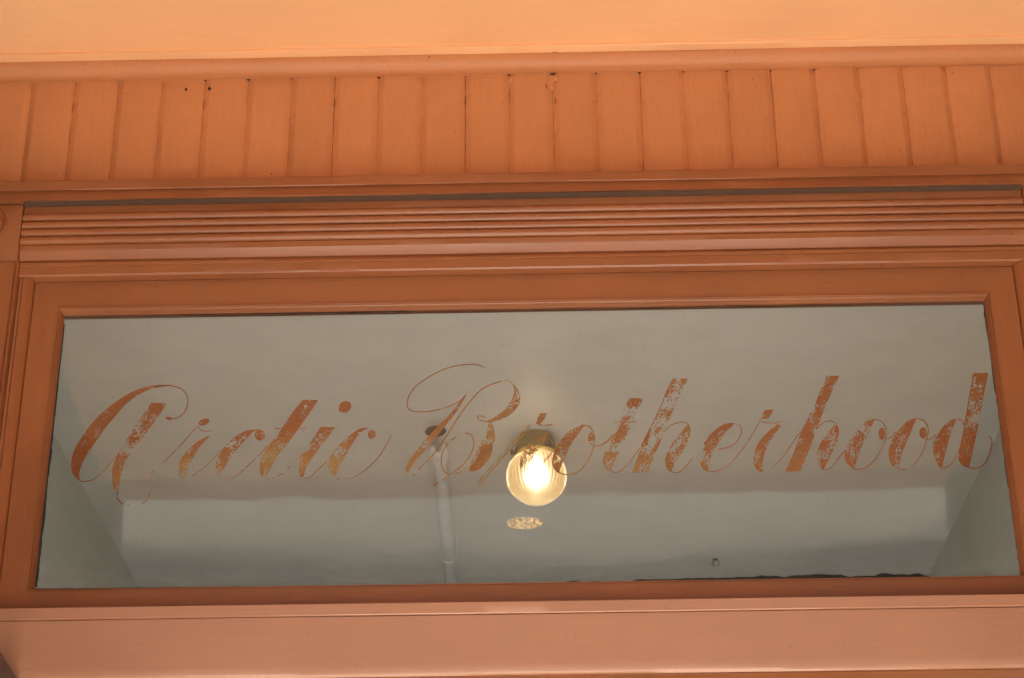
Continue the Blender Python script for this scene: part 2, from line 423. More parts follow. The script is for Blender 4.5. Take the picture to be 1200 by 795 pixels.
for s in (1, -1):
    x0, x1 = sorted((s * (xb - bw), s * xb))
    blk = box('corner_block', (x0, -.057, zb0), (x1, -.001, zb1 - .0035), m_trimv, ca, bevel=.0018)
    bm = bmesh.new(); c = on_y(-17, 263, -.057); ro = (on_y(8.5, 263, -.057).x - c.x)
    lathe(bm, [(ro, .001), (ro, -.002), (ro * .93, -.0045), (ro * .86, -.0015), (ro * .78, -.0005), (ro * .70, -.0035), (ro * .60, -.006), (ro * .5, -.003), (ro * .42, -.001), (ro * .3, -.006), (ro * .12, -.0085), (ro * .02, -.009)], (s * c.x, -.057, c.z), 'Y', 48)
    o = bmobj('rosette', bm, m_trimv, blk, 50)
    # upright casing under the block
    xi = on_y(8.5, 420, YC).x
    pr = [(xi - .118, -.001), (xi - .118, YC), (xi - .104, YC)]
    for i in range(4):
        c0 = xi - .100 + i * .0163
        for k in range(7):
            a = math.pi - math.pi * k / 6
            pr.append((c0 + .0075 + .0075 * math.cos(a), YC - .006 * math.sin(a)))
    pr += [(xi - .032, YC), (xi - .0085, YC), (xi - .0065, YC + .004), (xi - .004, YC - .0005), (xi - .0006, YC - .0005), (xi, YC + .002), (xi, -.001)]
    if s < 0: pr = [(-a, b) for a, b in pr]
    run_z('side_casing', pr, 0.002, zb0 - .0008, m_trimv, ca, seed=31 + s, smooth=40)

# ------------------------------------------------------------------ transom window
YS = -.02                                  # sash face; the glass lies 20 mm behind it
tw = tag(empty('transom_window', (0, 0, Z0 - .25)), 'wide orange framed transom window with worn gold lettering on its glass', 'window')
zj = z(321.2, -.021)
run_x('head_jamb', [(-.001, zj), (-.022, zj), (YC + .013, zj + .0012), (YC + .011, zj + .004), (YC + .011, z(303.2, YC + .0105) - .0006), (-.001, z(303.2, YC + .0105) - .0006)], -.90, .90, m_trim, tw, amp=.0006, seed=41)
xj = xl(30.2, -.022)                       # crack between jamb stop and sash
for s in (1, -1):
    pr = [(xi + .0012, -.0012), (xi + .0012, YC + .014), (xl(15.0, YC + .014), YC + .0155), (xl(16.2, YC + .010), YC + .010), (xl(17.5, YC + .010), YC + .0095), (xj - .0015, YC + .0215), (xj, YC + .025), (xj, -.0012)]
    if s < 0: pr = [(-a, b) for a, b in pr]
    run_z('side_jamb', pr, z(718, -.02), zj - .0008, m_trimv, tw, seed=45 + s)
# glass opening at the sash face
ix = on_y(62.5, 420, YS).x; izt = z(352.6, YS); izb = z(684.6, YS)
ox = xj + .0014
ozt = zj - .0012; ozb = z(704.5, -.062) - .03
def prism(name, pts, y0, y1, mat, parent, n=1, amp=.0003, seed=0):
    """a flat board with the given (x, z) outline between two depths, face edges a little eased"""
    bm = bmesh.new()
    f = [bm.verts.new((x, y0, zz)) for x, zz in pts]; g = [bm.verts.new((x, y1, zz)) for x, zz in pts]
    bm.faces.new(f); bm.faces.new(list(reversed(g)))
    for i in range(len(pts)): bm.faces.new((f[i], f[(i + 1) % len(pts)], g[(i + 1) % len(pts)], g[i]))
    o = bmobj(name, bm, mat, parent); keep(o); return o
YBK = .024
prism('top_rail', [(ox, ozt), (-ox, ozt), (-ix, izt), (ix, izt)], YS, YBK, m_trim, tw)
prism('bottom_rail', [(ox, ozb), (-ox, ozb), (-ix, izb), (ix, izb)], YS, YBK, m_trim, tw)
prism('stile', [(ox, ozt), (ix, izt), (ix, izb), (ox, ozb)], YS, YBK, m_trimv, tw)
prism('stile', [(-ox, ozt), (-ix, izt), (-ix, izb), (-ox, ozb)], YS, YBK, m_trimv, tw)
# stepped moulding round the pane, mitred at the corners
gp = [(-.0004, YS + .0002), (-.0004, YS - .0022), (.0012, YS - .0026), (.0020, YS - .0010), (.0022, YS + .0035), (.0030, YS + .0042), (.0040, YS + .0058), (.0042, YS + .0105), (.0052, YS + .0120), (.0062, YS + .0150), (.0066, -.0006), (-.0004, -.0006)]
vs, fs = [], []; ng = len(gp)
for (sx, sz) in ((1, 1), (-1, 1), (-1, -1), (1, -1)):
    for (d, y) in gp:
        x_ = (ix + d) * sx
        z_ = (izt - d) if sz > 0 else (izb + d)
        vs.append((x_, y, z_))
for i in range(4):
    for j in range(ng):
        a = i * ng + j; b = i * ng + (j + 1) % ng
        a2 = ((i + 1) % 4) * ng + j; b2 = ((i + 1) % 4) * ng + (j + 1) % ng
        fs.append((a, b, b2, a2))
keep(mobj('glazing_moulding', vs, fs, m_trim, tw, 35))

# glass: clear, old and slightly wavy
m_glass, t, out = newmat('old_window_glass'); L = t.links
tc = N(t, 'ShaderNodeTexCoord'); mp = N(t, 'ShaderNodeMapping'); mp.inputs['Scale'].default_value = (1.0, 1, 2.2); L.new(tc.outputs['Object'], mp.inputs[0])
n1 = N(t, 'ShaderNodeTexNoise', Scale=7.0, Detail=2.5, Roughness=.5); L.new(mp.outputs[0], n1.inputs[0])
bp = N(t, 'ShaderNodeBump', Strength=.045, Distance=.004); L.new(n1.outputs[0], bp.inputs['Height'])
gl = N(t, 'ShaderNodeBsdfGlossy', Roughness=.03); L.new(bp.outputs[0], gl.inputs['Normal'])
tr = N(t, 'ShaderNodeBsdfTransparent'); tr.inputs[0].default_value = (.975, .985, .98, 1)
fr = N(t, 'ShaderNodeFresnel', IOR=1.46)
mx = N(t, 'ShaderNodeMixShader'); L.new(fr.outputs[0], mx.inputs[0]); L.new(tr.outputs[0], mx.inputs[1]); L.new(gl.outputs[0], mx.inputs[2])
# film of dust and small marks
n2 = N(t, 'ShaderNodeTexNoise', Scale=160.0, Detail=2.0); L.new(tc.outputs['Object'], n2.inputs[0])
s2 = N(t, 'ShaderNodeMapRange'); s2.inputs['From Min'].default_value = .68; s2.inputs['From Max'].default_value = .76; s2.inputs['To Min'].default_value = .003; s2.inputs['To Max'].default_value = .09; L.new(n2.outputs[0], s2.inputs[0])
gs = N(t, 'ShaderNodeSeparateXYZ'); L.new(tc.outputs['Object'], gs.inputs[0])
n3 = N(t, 'ShaderNodeTexNoise', Scale=9.0, Detail=5.0, Roughness=.65); mp3 = N(t, 'ShaderNodeMapping'); mp3.inputs['Scale'].default_value = (1, 1, 3.5); L.new(tc.outputs['Object'], mp3.inputs[0]); L.new(mp3.outputs[0], n3.inputs[0])
lowd = N(t, 'ShaderNodeMapRange'); lowd.inputs['From Min'].default_value = izb + .055; lowd.inputs['From Max'].default_value = izb + .006; lowd.inputs['To Max'].default_value = .16; L.new(gs.outputs['Z'], lowd.inputs[0])
n3r = N(t, 'ShaderNodeMapRange'); n3r.inputs['From Min'].default_value = .38; n3r.inputs['From Max'].default_value = .68; L.new(n3.outputs[0], n3r.inputs[0])
lowm = N(t, 'ShaderNodeMath', operation='MULTIPLY'); L.new(lowd.outputs[0], lowm.inputs[0]); L.new(n3r.outputs[0], lowm.inputs[1])
smr = N(t, 'ShaderNodeMath', operation='MULTIPLY_ADD'); L.new(n3r.outputs[0], smr.inputs[0]); smr.inputs[1].default_value = .014; L.new(lowm.outputs[0], smr.inputs[2])
sadd = N(t, 'ShaderNodeMath', operation='ADD'); L.new(smr.outputs[0], sadd.inputs[0]); L.new(s2.outputs[0], sadd.inputs[1])
df = N(t, 'ShaderNodeBsdfDiffuse'); df.inputs[0].default_value = (.50, .52, .50, 1)
mx2 = N(t, 'ShaderNodeMixShader'); L.new(sadd.outputs[0], mx2.inputs[0]); L.new(mx.outputs[0], mx2.inputs[1]); L.new(df.outputs[0], mx2.inputs[2])
L.new(mx2.outputs[0], out.inputs[0])
pane = box('glass_pane', (ix - .003, 0.0, izb - .006), (-ix + .003, .004, izt + .004), m_glass, tw)

# ------------------------------------------------------------------ lettering on the back of the glass
def letter_mat():
    m, t, out = newmat('worn_gilt_lettering'); L = t.links
    uv = N(t, 'ShaderNodeUVMap'); uv.uv_map = 'UVMap'
    gold = N(t, 'ShaderNodeAttribute'); gold.attribute_name = 'gold'
    def noi(sx, sy, sc, det, off):
        mp = N(t, 'ShaderNodeMapping'); mp.inputs['Scale'].default_value = (sx, sy, 1); mp.inputs['Location'].default_value = (off, off * .7, 0)
        L.new(uv.outputs[0], mp.inputs[0])
        n = N(t, 'ShaderNodeTexNoise', Scale=sc, Detail=det, Roughness=.65); L.new(mp.outputs[0], n.inputs[0])
        r = N(t, 'ShaderNodeMapRange'); r.inputs['From Min'].default_value = .33; r.inputs['From Max'].default_value = .67; L.new(n.outputs[0], r.inputs[0])
        return r
    c1 = N(t, 'ShaderNodeMix', data_type='RGBA'); L.new(gold.outputs['Fac'], c1.inputs[0])
    c1.inputs[6].default_value = (.50, .110, .0, 1); c1.inputs[7].default_value = (.70, .37, .06, 1)
    v = noi(.3, .5, .9, 3.0, 21.0)
    c2 = N(t, 'ShaderNodeMix', data_type='RGBA', blend_type='MULTIPLY'); c2.inputs[0].default_value = .55
    L.new(c1.outputs[2], c2.inputs[6])
    cr = N(t, 'ShaderNodeMix', data_type='RGBA'); L.new(v.outputs[0], cr.inputs[0]); cr.inputs[6].default_value = (.45, .38, .30, 1); cr.inputs[7].default_value = (1.2, 1.15, 1.1, 1)
    L.new(cr.outputs[2], c2.inputs[7])
    p = N(t, 'ShaderNodeBsdfPrincipled', Roughness=.5); L.new(c2.outputs[2], p.inputs['Base Color'])
    tl = N(t, 'ShaderNodeBsdfTranslucent'); tl.inputs[0].default_value = (.75, .52, .26, 1)
    ms = N(t, 'ShaderNodeMixShader'); ms.inputs[0].default_value = .10
    gm = N(t, 'ShaderNodeMath', operation='MULTIPLY_ADD'); L.new(gold.outputs['Fac'], gm.inputs[0]); gm.inputs[1].default_value = .35; gm.inputs[2].default_value = .05
    L.new(gm.outputs[0], ms.inputs[0]); L.new(p.outputs[0], ms.inputs[1]); L.new(tl.outputs[0], ms.inputs[2])
    L.new(ms.outputs[0], out.inputs[0])
    return m
m_letter = letter_mat()

def crom(pts, n):
    """n+1 points on a Catmull-Rom curve through pts, spaced by length"""
    P = [Vector(p) for p in pts]
    if len(P) == 2: return [P[0].lerp(P[1], i / n) for i in range(n + 1)]
    dense = []
    for i in range(len(P) - 1):
        p0 = P[i - 1] if i > 0 else 2 * P[0] - P[1]
        p1, p2 = P[i], P[i + 1]
        p3 = P[i + 2] if i + 2 < len(P) else 2 * P[-1] - P[-2]
        for k in range(12):
            s = k / 12
            dense.append(.5 * ((2 * p1) + (p2 - p0) * s + (2 * p0 - 5 * p1 + 4 * p2 - p3) * s * s + (3 * p1 - p0 - 3 * p2 + p3) * s ** 3))
    dense.append(P[-1])
    acc = [0.0]
    for a, b in zip(dense, dense[1:]): acc.append(acc[-1] + (b - a).length)
    res, j = [], 0
    for i in range(n + 1):
        d = acc[-1] * i / n
        while j < len(acc) - 2 and acc[j + 1] < d: j += 1
        s = (d - acc[j]) / max(1e-9, acc[j + 1] - acc[j])
        res.append(dense[j].lerp(dense[j + 1], min(1, max(0, s))))
    return res
def lerpl(l, f):
    if not isinstance(l, (list, tuple)): return l
    if len(l) == 1: return l[0]
    x = f * (len(l) - 1); i = min(int(x), len(l) - 2); return l[i] + (l[i + 1] - l[i]) * (x - i)
class Letter:
    def __init__(s): s.V, s.F, s.UV, s.C, s.Gd, s.E, s.lay = [], [], [], [], [], [], 0
    def grid(s, A, B, cov, gold, nx=6, wide=True):
        """paint film between two edges (photo pixels), cut into small scales; the flaked-off scales are left out"""
        y = .0044 + s.lay * .00012; s.lay += 1
        base = len(s.V); n = len(A) - 1; ks = 37.0 * s.lay + 211.0 * id_[0]
        Ls = [0.0]
        for i in range(n): Ls.append(Ls[-1] + ((A[i] + B[i]) / 2 - (A[i + 1] + B[i + 1]) / 2).length)
        for i in range(n + 1):
            for j in range(nx + 1):
                p = A[i].lerp(B[i], j / nx)
                if wide and 0 < j < nx and 0 < i < n: p = p + Vector((random.uniform(-.22, .22), random.uniform(-.22, .22)))
                elif wide: p = p + Vector((random.uniform(-.12, .12), random.uniform(-.12, .12)))
                w = on_y(p.x, p.y, y); s.V.append((w.x, w.y, w.z))
                s.UV.append((Ls[i] + ks, (j / nx - .5) * (A[i] - B[i]).length + 19 * s.lay))
                s.Gd.append(lerpl(gold, i / n))
        for i in range(n):
            wd_ = (A[i] - B[i]).length
            for j in range(nx):
                c = lerpl(cov, (i + .5) / n)
                e = min(j + .5, nx - j - .5) / nx * wd_ if wide else 9
                u, v = Ls[i] + ks, ((j + .5) / nx - .5) * wd_ + 19 * s.lay
                if wide:
                    f1 = noise.noise((u * .30, v * .62, id_[0])); f2 = noise.noise((u * .75, v * 1.1, 9.5)); f3 = noise.noise((u * .07, v * .12, 4.0))
                    t_ = .5 + .55 * f1 + .42 * f2 + .62 * f3
                else:
                    t_ = .5 + .62 * noise.noise((u * .16, 3.0, id_[0])) + .35 * noise.noise((u * .5, v, 1.0))
                if e < .9 and c > .3: c += .10
                if t_ > c + (1 - c) * .12 and c < .985: continue
                a = base + i * (nx + 1) + j
                s.F.append((a, a + 1, a + nx + 2, a + nx + 1))
    def thick(s, Z, A, B, cov=.9, gold=0.0):
        A = [Vector((Z[0] + x / Z[2], Z[1] + y / Z[2])) for x, y in A]; B = [Vector((Z[0] + x / Z[2], Z[1] + y / Z[2])) for x, y in B]
        ln = sum((p - q_).length for p, q_ in zip(A, A[1:])); n = max(4, int(ln / .9))
        QA, QB = crom(A, n), crom(B, n)
        wm = max((p - q_).length for p, q_ in zip(QA, QB))
        s.grid(QA, QB, cov, gold, max(3, int(wm / .85)))
    def hair(s, Z, P, w=4.0, cov=.8, gold=0.1, n=None):
        P = [Vector((Z[0] + x / Z[2], Z[1] + y / Z[2])) for x, y in P]
        n = n or max(8, int(sum((p - q_).length for p, q_ in zip(P, P[1:])) / 1.2)); Q = crom(P, n); A, B = [], []
        for i, p in enumerate(Q):
            tg = (Q[min(i + 1, n)] - Q[max(i - 1, 0)]).normalized(); nn = Vector((-tg.y, tg.x))
            ww = max(w, 5.4) / Z[2] * .5 * (1 if 0 < i < n else .55)
            A.append(p + nn * ww); B.append(p - nn * ww)
        cov = [min(.99, c + .12) for c in cov] if isinstance(cov, (list, tuple)) else min(.99, cov + .12)
        s.grid(A, B, cov, gold, 2, False)
    def blob(s, Z, c, rx, ry, rot=0, cov=.95, gold=0.0):
        A, B = [], []; n = max(8, int(rx * 2 / Z[2] / .8)); cr, sr = math.cos(math.radians(rot)), math.sin(math.radians(rot))
        for i in range(n + 1):
            a = math.pi * i / n
            for l, sg in ((A, 1), (B, -1)):
                u, v = -math.cos(a) * rx, sg * math.sin(a) * ry
                l.append(Vector((Z[0] + (c[0] + u * cr - v * sr) / Z[2], Z[1] + (c[1] + u * sr + v * cr) / Z[2])))
        s.grid(A, B, cov, gold, max(5, int(ry * 2 / Z[2] / .85)))
    def done(s):
        me = bpy.data.meshes.new('letter'); me.from_pydata(s.V, [], s.F)
        ul = me.uv_layers.new(name='UVMap')
        for lp in me.loops: ul.data[lp.index].uv = s.UV[lp.vertex_index]
        for nm, arr in (('gold', s.Gd),):
            at = me.attributes.new(nm, 'FLOAT', 'POINT'); at.data.foreach_set('value', arr)
        me.materials.append(m_letter)
        o = link(bpy.data.objects.new('letter', me), pane)
        id_[0] += 1
        return o
id_ = [0]
Z1, Z2, Z3, Z4 = (60, 420, 4.183), (190, 440, 5.3), (300, 440, 5.3), (460, 410, 4.417)
Z5, Z6, Z7, Z8 = (560, 430, 4.183), (690, 420, 4.969), (810, 420, 4.968), (980, 420, 4.97)

a = Letter()   # A
a.thick(Z1, [(590,131),(520,132),(450,145),(370,178),(300,225),(225,290),(165,365),(115,445),(98,510),(105,565),(135,600)],
        [(590,136),(540,141),(480,154),(410,192),(360,232),(310,290),(260,350),(205,430),(160,500),(138,560),(140,592)], [.95,.85,.9,.97,.95,.92,.9,.88,.95,.95])
a.hair(Z1, [(588,134),(640,152),(665,185),(668,225),(655,262),(625,288),(596,296)], 5.5, .85)
a.blob(Z1, (578,295), 18, 8, 8)
a.hair(Z1, [(135,598),(165,605),(210,592),(250,560),(290,515),(312,483)], 5, [.95,.8,.6,.6,.5])
a.thick(Z1, [(492,218),(400,350),(330,460),(303,520),(298,580),(305,640),(320,690)], [(568,222),(500,320),(430,415),(370,495),(345,560),(335,620),(328,690)],
        [.85,.70,.62,.55,.35,.42,.62,.68,.6,.4], [0,0,0,0,.1,.1,.3,.3])
a.hair(Z1, [(322,688),(350,712),(382,718)], 5, .45)
a.hair(Z1, [(440,714),(470,695),(490,650),(500,590)], 5, [.7,.6,.5,.3])
a.hair(Z1, [(468,588),(510,545)], 4, .4)
a.done()
a = Letter()   # r
a.hair(Z2, [(0,550),(80,470),(150,395),(222,312)], 4.6, [.4,.6,.75,.8])
a.blob(Z2, (260,290), 36, 19, -22, .95)
a.hair(Z2, [(222,315),(240,340),(266,350)], 5, .6); a.hair(Z2, [(264,350),(300,345),(315,340)], 4, .35)
a.thick(Z2, [(292,375),(230,405),(180,445),(130,500),(100,560),(98,600),(105,635)], [(295,378),(260,415),(225,455),(195,510),(165,570),(150,610),(138,645)],
        [.7,.85,.85,.75,.65,.6,.35], [0,0,.1,.2,.4,.5,.5])
a.hair(Z2, [(165,640),(210,610),(275,560),(330,505),(360,470)], 4, [.1,.3,.35,.5,.6])
a.done()
a = Letter()   # c
a.thick(Z2, [(590,336),(520,345),(450,385),(390,440),(350,500),(332,560),(340,610),(355,635)], [(604,338),(562,354),(520,400),(480,440),(430,500),(400,550),(375,600),(360,635)],
        [.9,.85,.7,.58,.55,.6,.55,.35], [0,0,0,.1,.2,.3,.4])
a.blob(Z2, (607,372), 31, 33, 0, .95)
a.hair(Z2, [(395,645),(440,635),(490,600),(550,545),(610,490),(650,440)], 4.4, [.8,.8,.5,.6,.6,.5])
a.done()
a = Letter()   # t
a.thick(Z3, [(290,152),(220,240),(140,360),(75,440),(35,510),(22,570),(28,615),(45,635)], [(388,154),(340,225),(270,325),(200,420),(140,490),(105,550),(80,600),(60,632)],
        [.97,.97,.97,.92,.8,.7,.66,.75,.8], [0,0,0,0,.1,.4,.75,.5,.1])
a.hair(Z3, [(115,328),(160,330)], 5, .9); a.hair(Z3, [(270,330),(320,332)], 5, .75)
a.hair(Z3, [(70,640),(110,640),(160,610),(210,570),(250,530),(290,490)], 4, [.6,.5,.3,.3,.5,.5])
a.done()
a = Letter()   # i
a.thick(Z3, [(400,322),(350,400),(300,470),(270,540),(265,590),(275,630)], [(494,322),(450,380),(400,445),(345,520),(310,580),(292,635)],
        [.9,.72,.5,.66,.75,.75], [0,0,.1,.3,.4,.1])
a.blob(Z3, (552,197), 42, 35, -30, .98)
a.hair(Z3, [(300,640),(340,630),(380,590),(430,545),(460,510)], 4.5, [.5,.8,.7,.4,.4])
a.done()
a = Letter()   # c
a.thick(Z3, [(690,326),(640,332),(580,375),(510,440),(465,500),(450,560),(460,610),(480,632)], [(700,328),(660,348),(625,385),(590,440),(555,500),(520,560),(500,610),(490,632)],
        [.9,.85,.72,.6,.62,.66,.66,.6], [0,0,.1,.2,.3,.7,.9,.7])
a.blob(Z3, (718,368), 24, 29, 0, .8, .2)
a.hair(Z3, [(500,640),(580,640),(640,615),(700,570),(760,510),(805,440),(842,373)], 5, [.3,.25,.6,.75,.95,.9,.8])
a.done()
a = Letter()   # B
a.hair(Z4, [(480,92),(430,77),(350,80),(270,100),(190,140),(120,190),(85,240),(75,285),(90,312),(130,322),(200,318),(280,298),(345,268),(378,235)], 5.6, [.2,.8,.95,.95,.95,.95,.95,.9,.85,.85,.85,.8], .15)
a.thick(Z4, [(378,232),(300,330),(220,410),(150,490),(95,560),(68,610),(70,635)], [(382,236),(332,320),(272,395),(212,470),(152,540),(106,595),(80,640)],
        [.85,.92,.9,.8,.66,.66,.66], [.1,.1,.2,.25,.35,.5,.6])
a.hair(Z4, [(100,655),(150,605),(210,545),(270,460),(340,350),(400,270),(450,215),(500,185),(542,170)], 7, [.3,.4,.7,.8,.85,.85,.85,.8], .35)
a.hair(Z4, [(540,170),(590,160),(625,175)], 4, .3, .5)
a.thick(Z4, [(620,172),(650,210),(661,250),(651,290),(611,335),(560,362),(500,380)], [(622,178),(629,215),(618,255),(588,300),(548,335),(508,360),(478,372)], [.6,.62,.62,.64,.7,.7,.75], .25)
a.hair(Z4, [(500,375),(470,370),(445,360),(440,345),(460,344),(482,352)], 6, .85, .4)
a.thick(Z4, [(515,380),(530,430),(525,490),(500,560),(450,610),(400,630),(340,645)], [(497,382),(485,430),(455,490),(425,550),(395,595),(350,630),(310,645)], [.55,.55,.58,.6,.6,.55,.5], .4)
a.thick(Z4, [(482,492),(512,492),(516,520),(504,556),(478,592),(440,624),(400,632)], [(476,494),(462,512),(450,540),(436,566),(418,588),(402,604),(396,618)], .97, .0)
a.hair(Z4, [(375,430),(405,440),(420,475),(410,530),(370,590),(320,630),(290,645),(262,620),(252,580),(260,530),(290,480),(332,450)], 6.5, [.7,.85,.9,.8,.75,.8,.9,.85,.8,.7,.5,.4], .35)
a.hair(Z4, [(286,652),(262,676),(212,702)], 9, [.7,.4,.35], .4)
a.done()
a = Letter()   # r
a.hair(Z5, [(8,582),(60,516),(130,436),(200,360),(260,290)], 6, [.55,.6,.7,.6,.7], .7); a.hair(Z5, [(-2,574),(52,506),(122,427),(192,350),(254,282)], 4.5, [.4,.5,.5,.5], .8)
a.thick(Z5, [(288,275),(295,245),(308,228),(338,228)], [(290,278),(306,278),(326,258),(338,232)], .8, .2)
a.hair(Z5, [(285,275),(320,288),(366,282)], 6, .75, .3)
a.thick(Z5, [(340,320),(260,370),(220,420),(205,470),(210,500),(230,530)], [(345,325),(312,385),(276,435),(252,480),(238,510),(236,530)], [.42,.48,.5,.5,.5,.5], .45)
a.hair(Z5, [(320,470),(360,425),(400,372)], 6, .45, .9); a.hair(Z5, [(305,400),(330,340),(348,300)], 6, .4, .9)
a.done()
a = Letter()   # o
a.thick(Z5, [(515,283),(450,315),(400,370),(370,430),(365,480),(385,515),(410,525)], [(522,290),(492,330),(452,390),(427,440),(412,480),(400,510),(412,525)], [.75,.66,.55,.6,.66,.8,.8], .15)
a.hair(Z5, [(515,285),(550,295),(572,340),(565,400),(540,460),(500,510),(450,530),(410,525)], 6.5, [.7,.6,.7,.6,.7,.7,.8], .6)
a.blob(Z5, (555,350), 16, 30, 5, .55, .3)
a.hair(Z5, [(570,390),(610,382),(640,362),(665,335)], 5, .7, .3)
a.done()
a = Letter()   # t
a.hair(Z6, [(80,500),(110,480),(140,445)], 5, .7, .2)
a.thick(Z6, [(235,231),(200,310),(160,410),(120,490),(90,560),(82,610),(110,655)], [(318,234),(280,310),(240,400),(210,470),(180,540),(150,600),(125,655)], [.85,.38,.40,.5,.48,.5,.6,.75], [.1,.1,.1,.2,.3,.5,.4])
a.thick(Z6, [(186,386),(172,420),(156,455),(150,488)], [(226,386),(212,420),(190,455),(160,488)], .93, 0)
a.hair(Z6, [(145,372),(280,370)], 6, .7, .2)
a.hair(Z6, [(125,655),(160,665),(200,645),(240,600),(280,545),(300,520)], 5, .72, .2)
a.done()
a = Letter()   # h
a.thick(Z6, [(490,118),(440,230),(390,340),(330,460),(290,560),(250,668)], [(577,118),(530,220),(480,330),(430,440),(390,550),(345,660)], [.85,.33,.3,.36,.4,.3,.36,.45,.55,.85], [.3,.1,.1,.1,.2,.7])
a.hair(Z6, [(490,120),(450,200),(428,262),(410,300)], 5, .8); a.hair(Z6, [(412,298),(360,405),(305,512)], 6, .85); a.hair(Z6, [(408,302),(480,310)], 8, .6)
a.thick(Z6, [(352,408),(330,455),(306,508)], [(364,412),(350,462),(338,508)], .8); a.thick(Z6, [(428,440),(396,500),(372,548)], [(434,440),(412,500),(386,548)], .8, .1)
a.hair(Z6, [(440,430),(480,390),(545,372),(582,386)], 6, .85, .2)
a.thick(Z6, [(580,384),(593,420),(586,460),(560,520),(520,580),(492,630),(482,660)], [(560,400),(530,440),(490,490),(460,540),(445,590),(450,630),(470,660)], [.8,.62,.52,.5,.58,.8,.85], .2)
a.hair(Z6, [(480,662),(520,665),(560,635),(606,578)], 5.5, .7, .2)
a.done()
a = Letter()   # e
a.thick(Z7, [(250,376),(190,385),(120,435),(70,500),(45,560),(50,610),(75,650),(105,662)], [(240,396),(200,430),(160,490),(125,545),(110,590),(100,620),(100,650),(108,662)], [.97,.85,.7,.58,.5,.45,.48,.6], [0,0,0,.1,.2,.3,.2])
a.thick(Z7, [(250,376),(190,386),(122,436),(72,500)], [(236,394),(196,408),(140,450),(88,510)], .9)
a.hair(Z7, [(250,380),(285,395),(292,430),(270,480),(225,515),(150,532)], 6.5, [.4,.5,.85,.9,.9,.85])
a.hair(Z7, [(108,662),(160,655),(220,620),(270,565),(320,500),(370,420),(412,348)], 5, [.6,.6,.6,.7,.85,.85])
a.done()
a = Letter()   # r
a.thick(Z7, [(412,348),(424,310),(440,300),(480,299)], [(416,356),(432,354),(458,340),(478,302)], .68)
a.hair(Z7, [(408,370),(450,377),(500,375),(536,362)], 6, .8)
a.thick(Z7, [(505,383),(450,425),(400,480),(370,540),(362,600),(378,645),(400,662)], [(522,393),(490,440),(455,490),(430,550),(415,610),(412,640),(418,660)], [.6,.66,.85,.72,.7,.85,.9], .1)
a.hair(Z7, [(470,640),(510,600),(560,540),(605,470),(640,425)], 5.5, .85)
a.done()
a = Letter()   # h
a.thick(Z7, [(790,102),(730,240),(680,350),(640,430),(600,540),(548,660)], [(864,102),(812,210),(762,330),(727,420),(692,520),(637,660)], [.85,.75,.68,.62,.66,.85,.92,.92,.85,.85], [0,0,0,0,.1,.2])
a.hair(Z7, [(725,415),(770,375),(810,365),(842,380)], 6.5, .9)
a.thick(Z7, [(840,376),(861,420),(851,480),(820,550),(790,610),(770,650)], [(825,400),(780,450),(745,510),(730,570),(740,620),(765,650)], [.75,.58,.5,.55,.75,.9])
a.hair(Z7, [(770,652),(810,640),(850,595),(902,528)], 5.5, .85)
a.done()
a = Letter()   # o
a.thick(Z8, [(220,353),(160,375),(105,430),(65,500),(50,560),(60,610),(100,645)], [(222,360),(195,420),(165,480),(135,545),(118,600),(105,640),(102,645)], [.85,.6,.52,.52,.62,.75,.85])
a.hair(Z8, [(220,355),(265,370),(290,420),(280,490),(240,570),(190,625),(140,648),(100,645)], 6.5, .92)
a.blob(Z8, (265,440), 19, 36, 0, .95); a.hair(Z8, [(290,472),(320,460),(347,428)], 5.5, .8); a.hair(Z8, [(5,590),(26,565),(48,535)], 5, .8)
a.done()
a = Letter()   # o
a.thick(Z8, [(465,348),(410,370),(355,430),(315,500),(305,560),(320,620),(360,645)], [(465,360),(435,430),(405,500),(380,560),(368,610),(362,640),(365,645)], [.85,.75,.68,.72,.8,.85,.9])
a.hair(Z8, [(465,350),(510,365),(535,410),(525,480),(500,550),(465,605),(438,632)], 7, .94); a.hair(Z8, [(360,645),(385,648),(412,644)], 7, .9)
a.blob(Z8, (505,435), 21, 33, 0, .92); a.hair(Z8, [(520,472),(550,470),(582,443)], 6, .9)
a.done()
a = Letter()   # d
a.thick(Z8, [(700,350),(650,370),(600,430),(565,500),(570,570),(590,620),(615,645)], [(695,365),(670,430),(650,500),(635,560),(625,600),(620,635),(618,645)], [.85,.75,.78,.8,.75,.75,.7])
a.hair(Z8, [(700,352),(735,365),(742,392)], 7, .9); a.hair(Z8, [(700,560),(680,605),(640,635),(615,645)], 5, .7)
a.thick(Z8, [(800,88),(775,230),(745,400),(715,530),(708,580),(735,625),(770,638)], [(886,88),(855,240),(825,400),(800,520),(785,590),(775,625),(772,638)], [.97,.7,.55,.48,.5,.72,.88,.88,.88])
a.hair(Z8, [(800,90),(776,230),(747,395)], 9, .92); a.hair(Z8, [(800,90),(884,90)], 9, .95)
a.hair(Z8, [(770,638),(820,640),(860,615),(890,570),(905,510),(905,475),(890,453)], 7.5, [.97,.95,.8,.55,.7,.9,.8])
a.done()

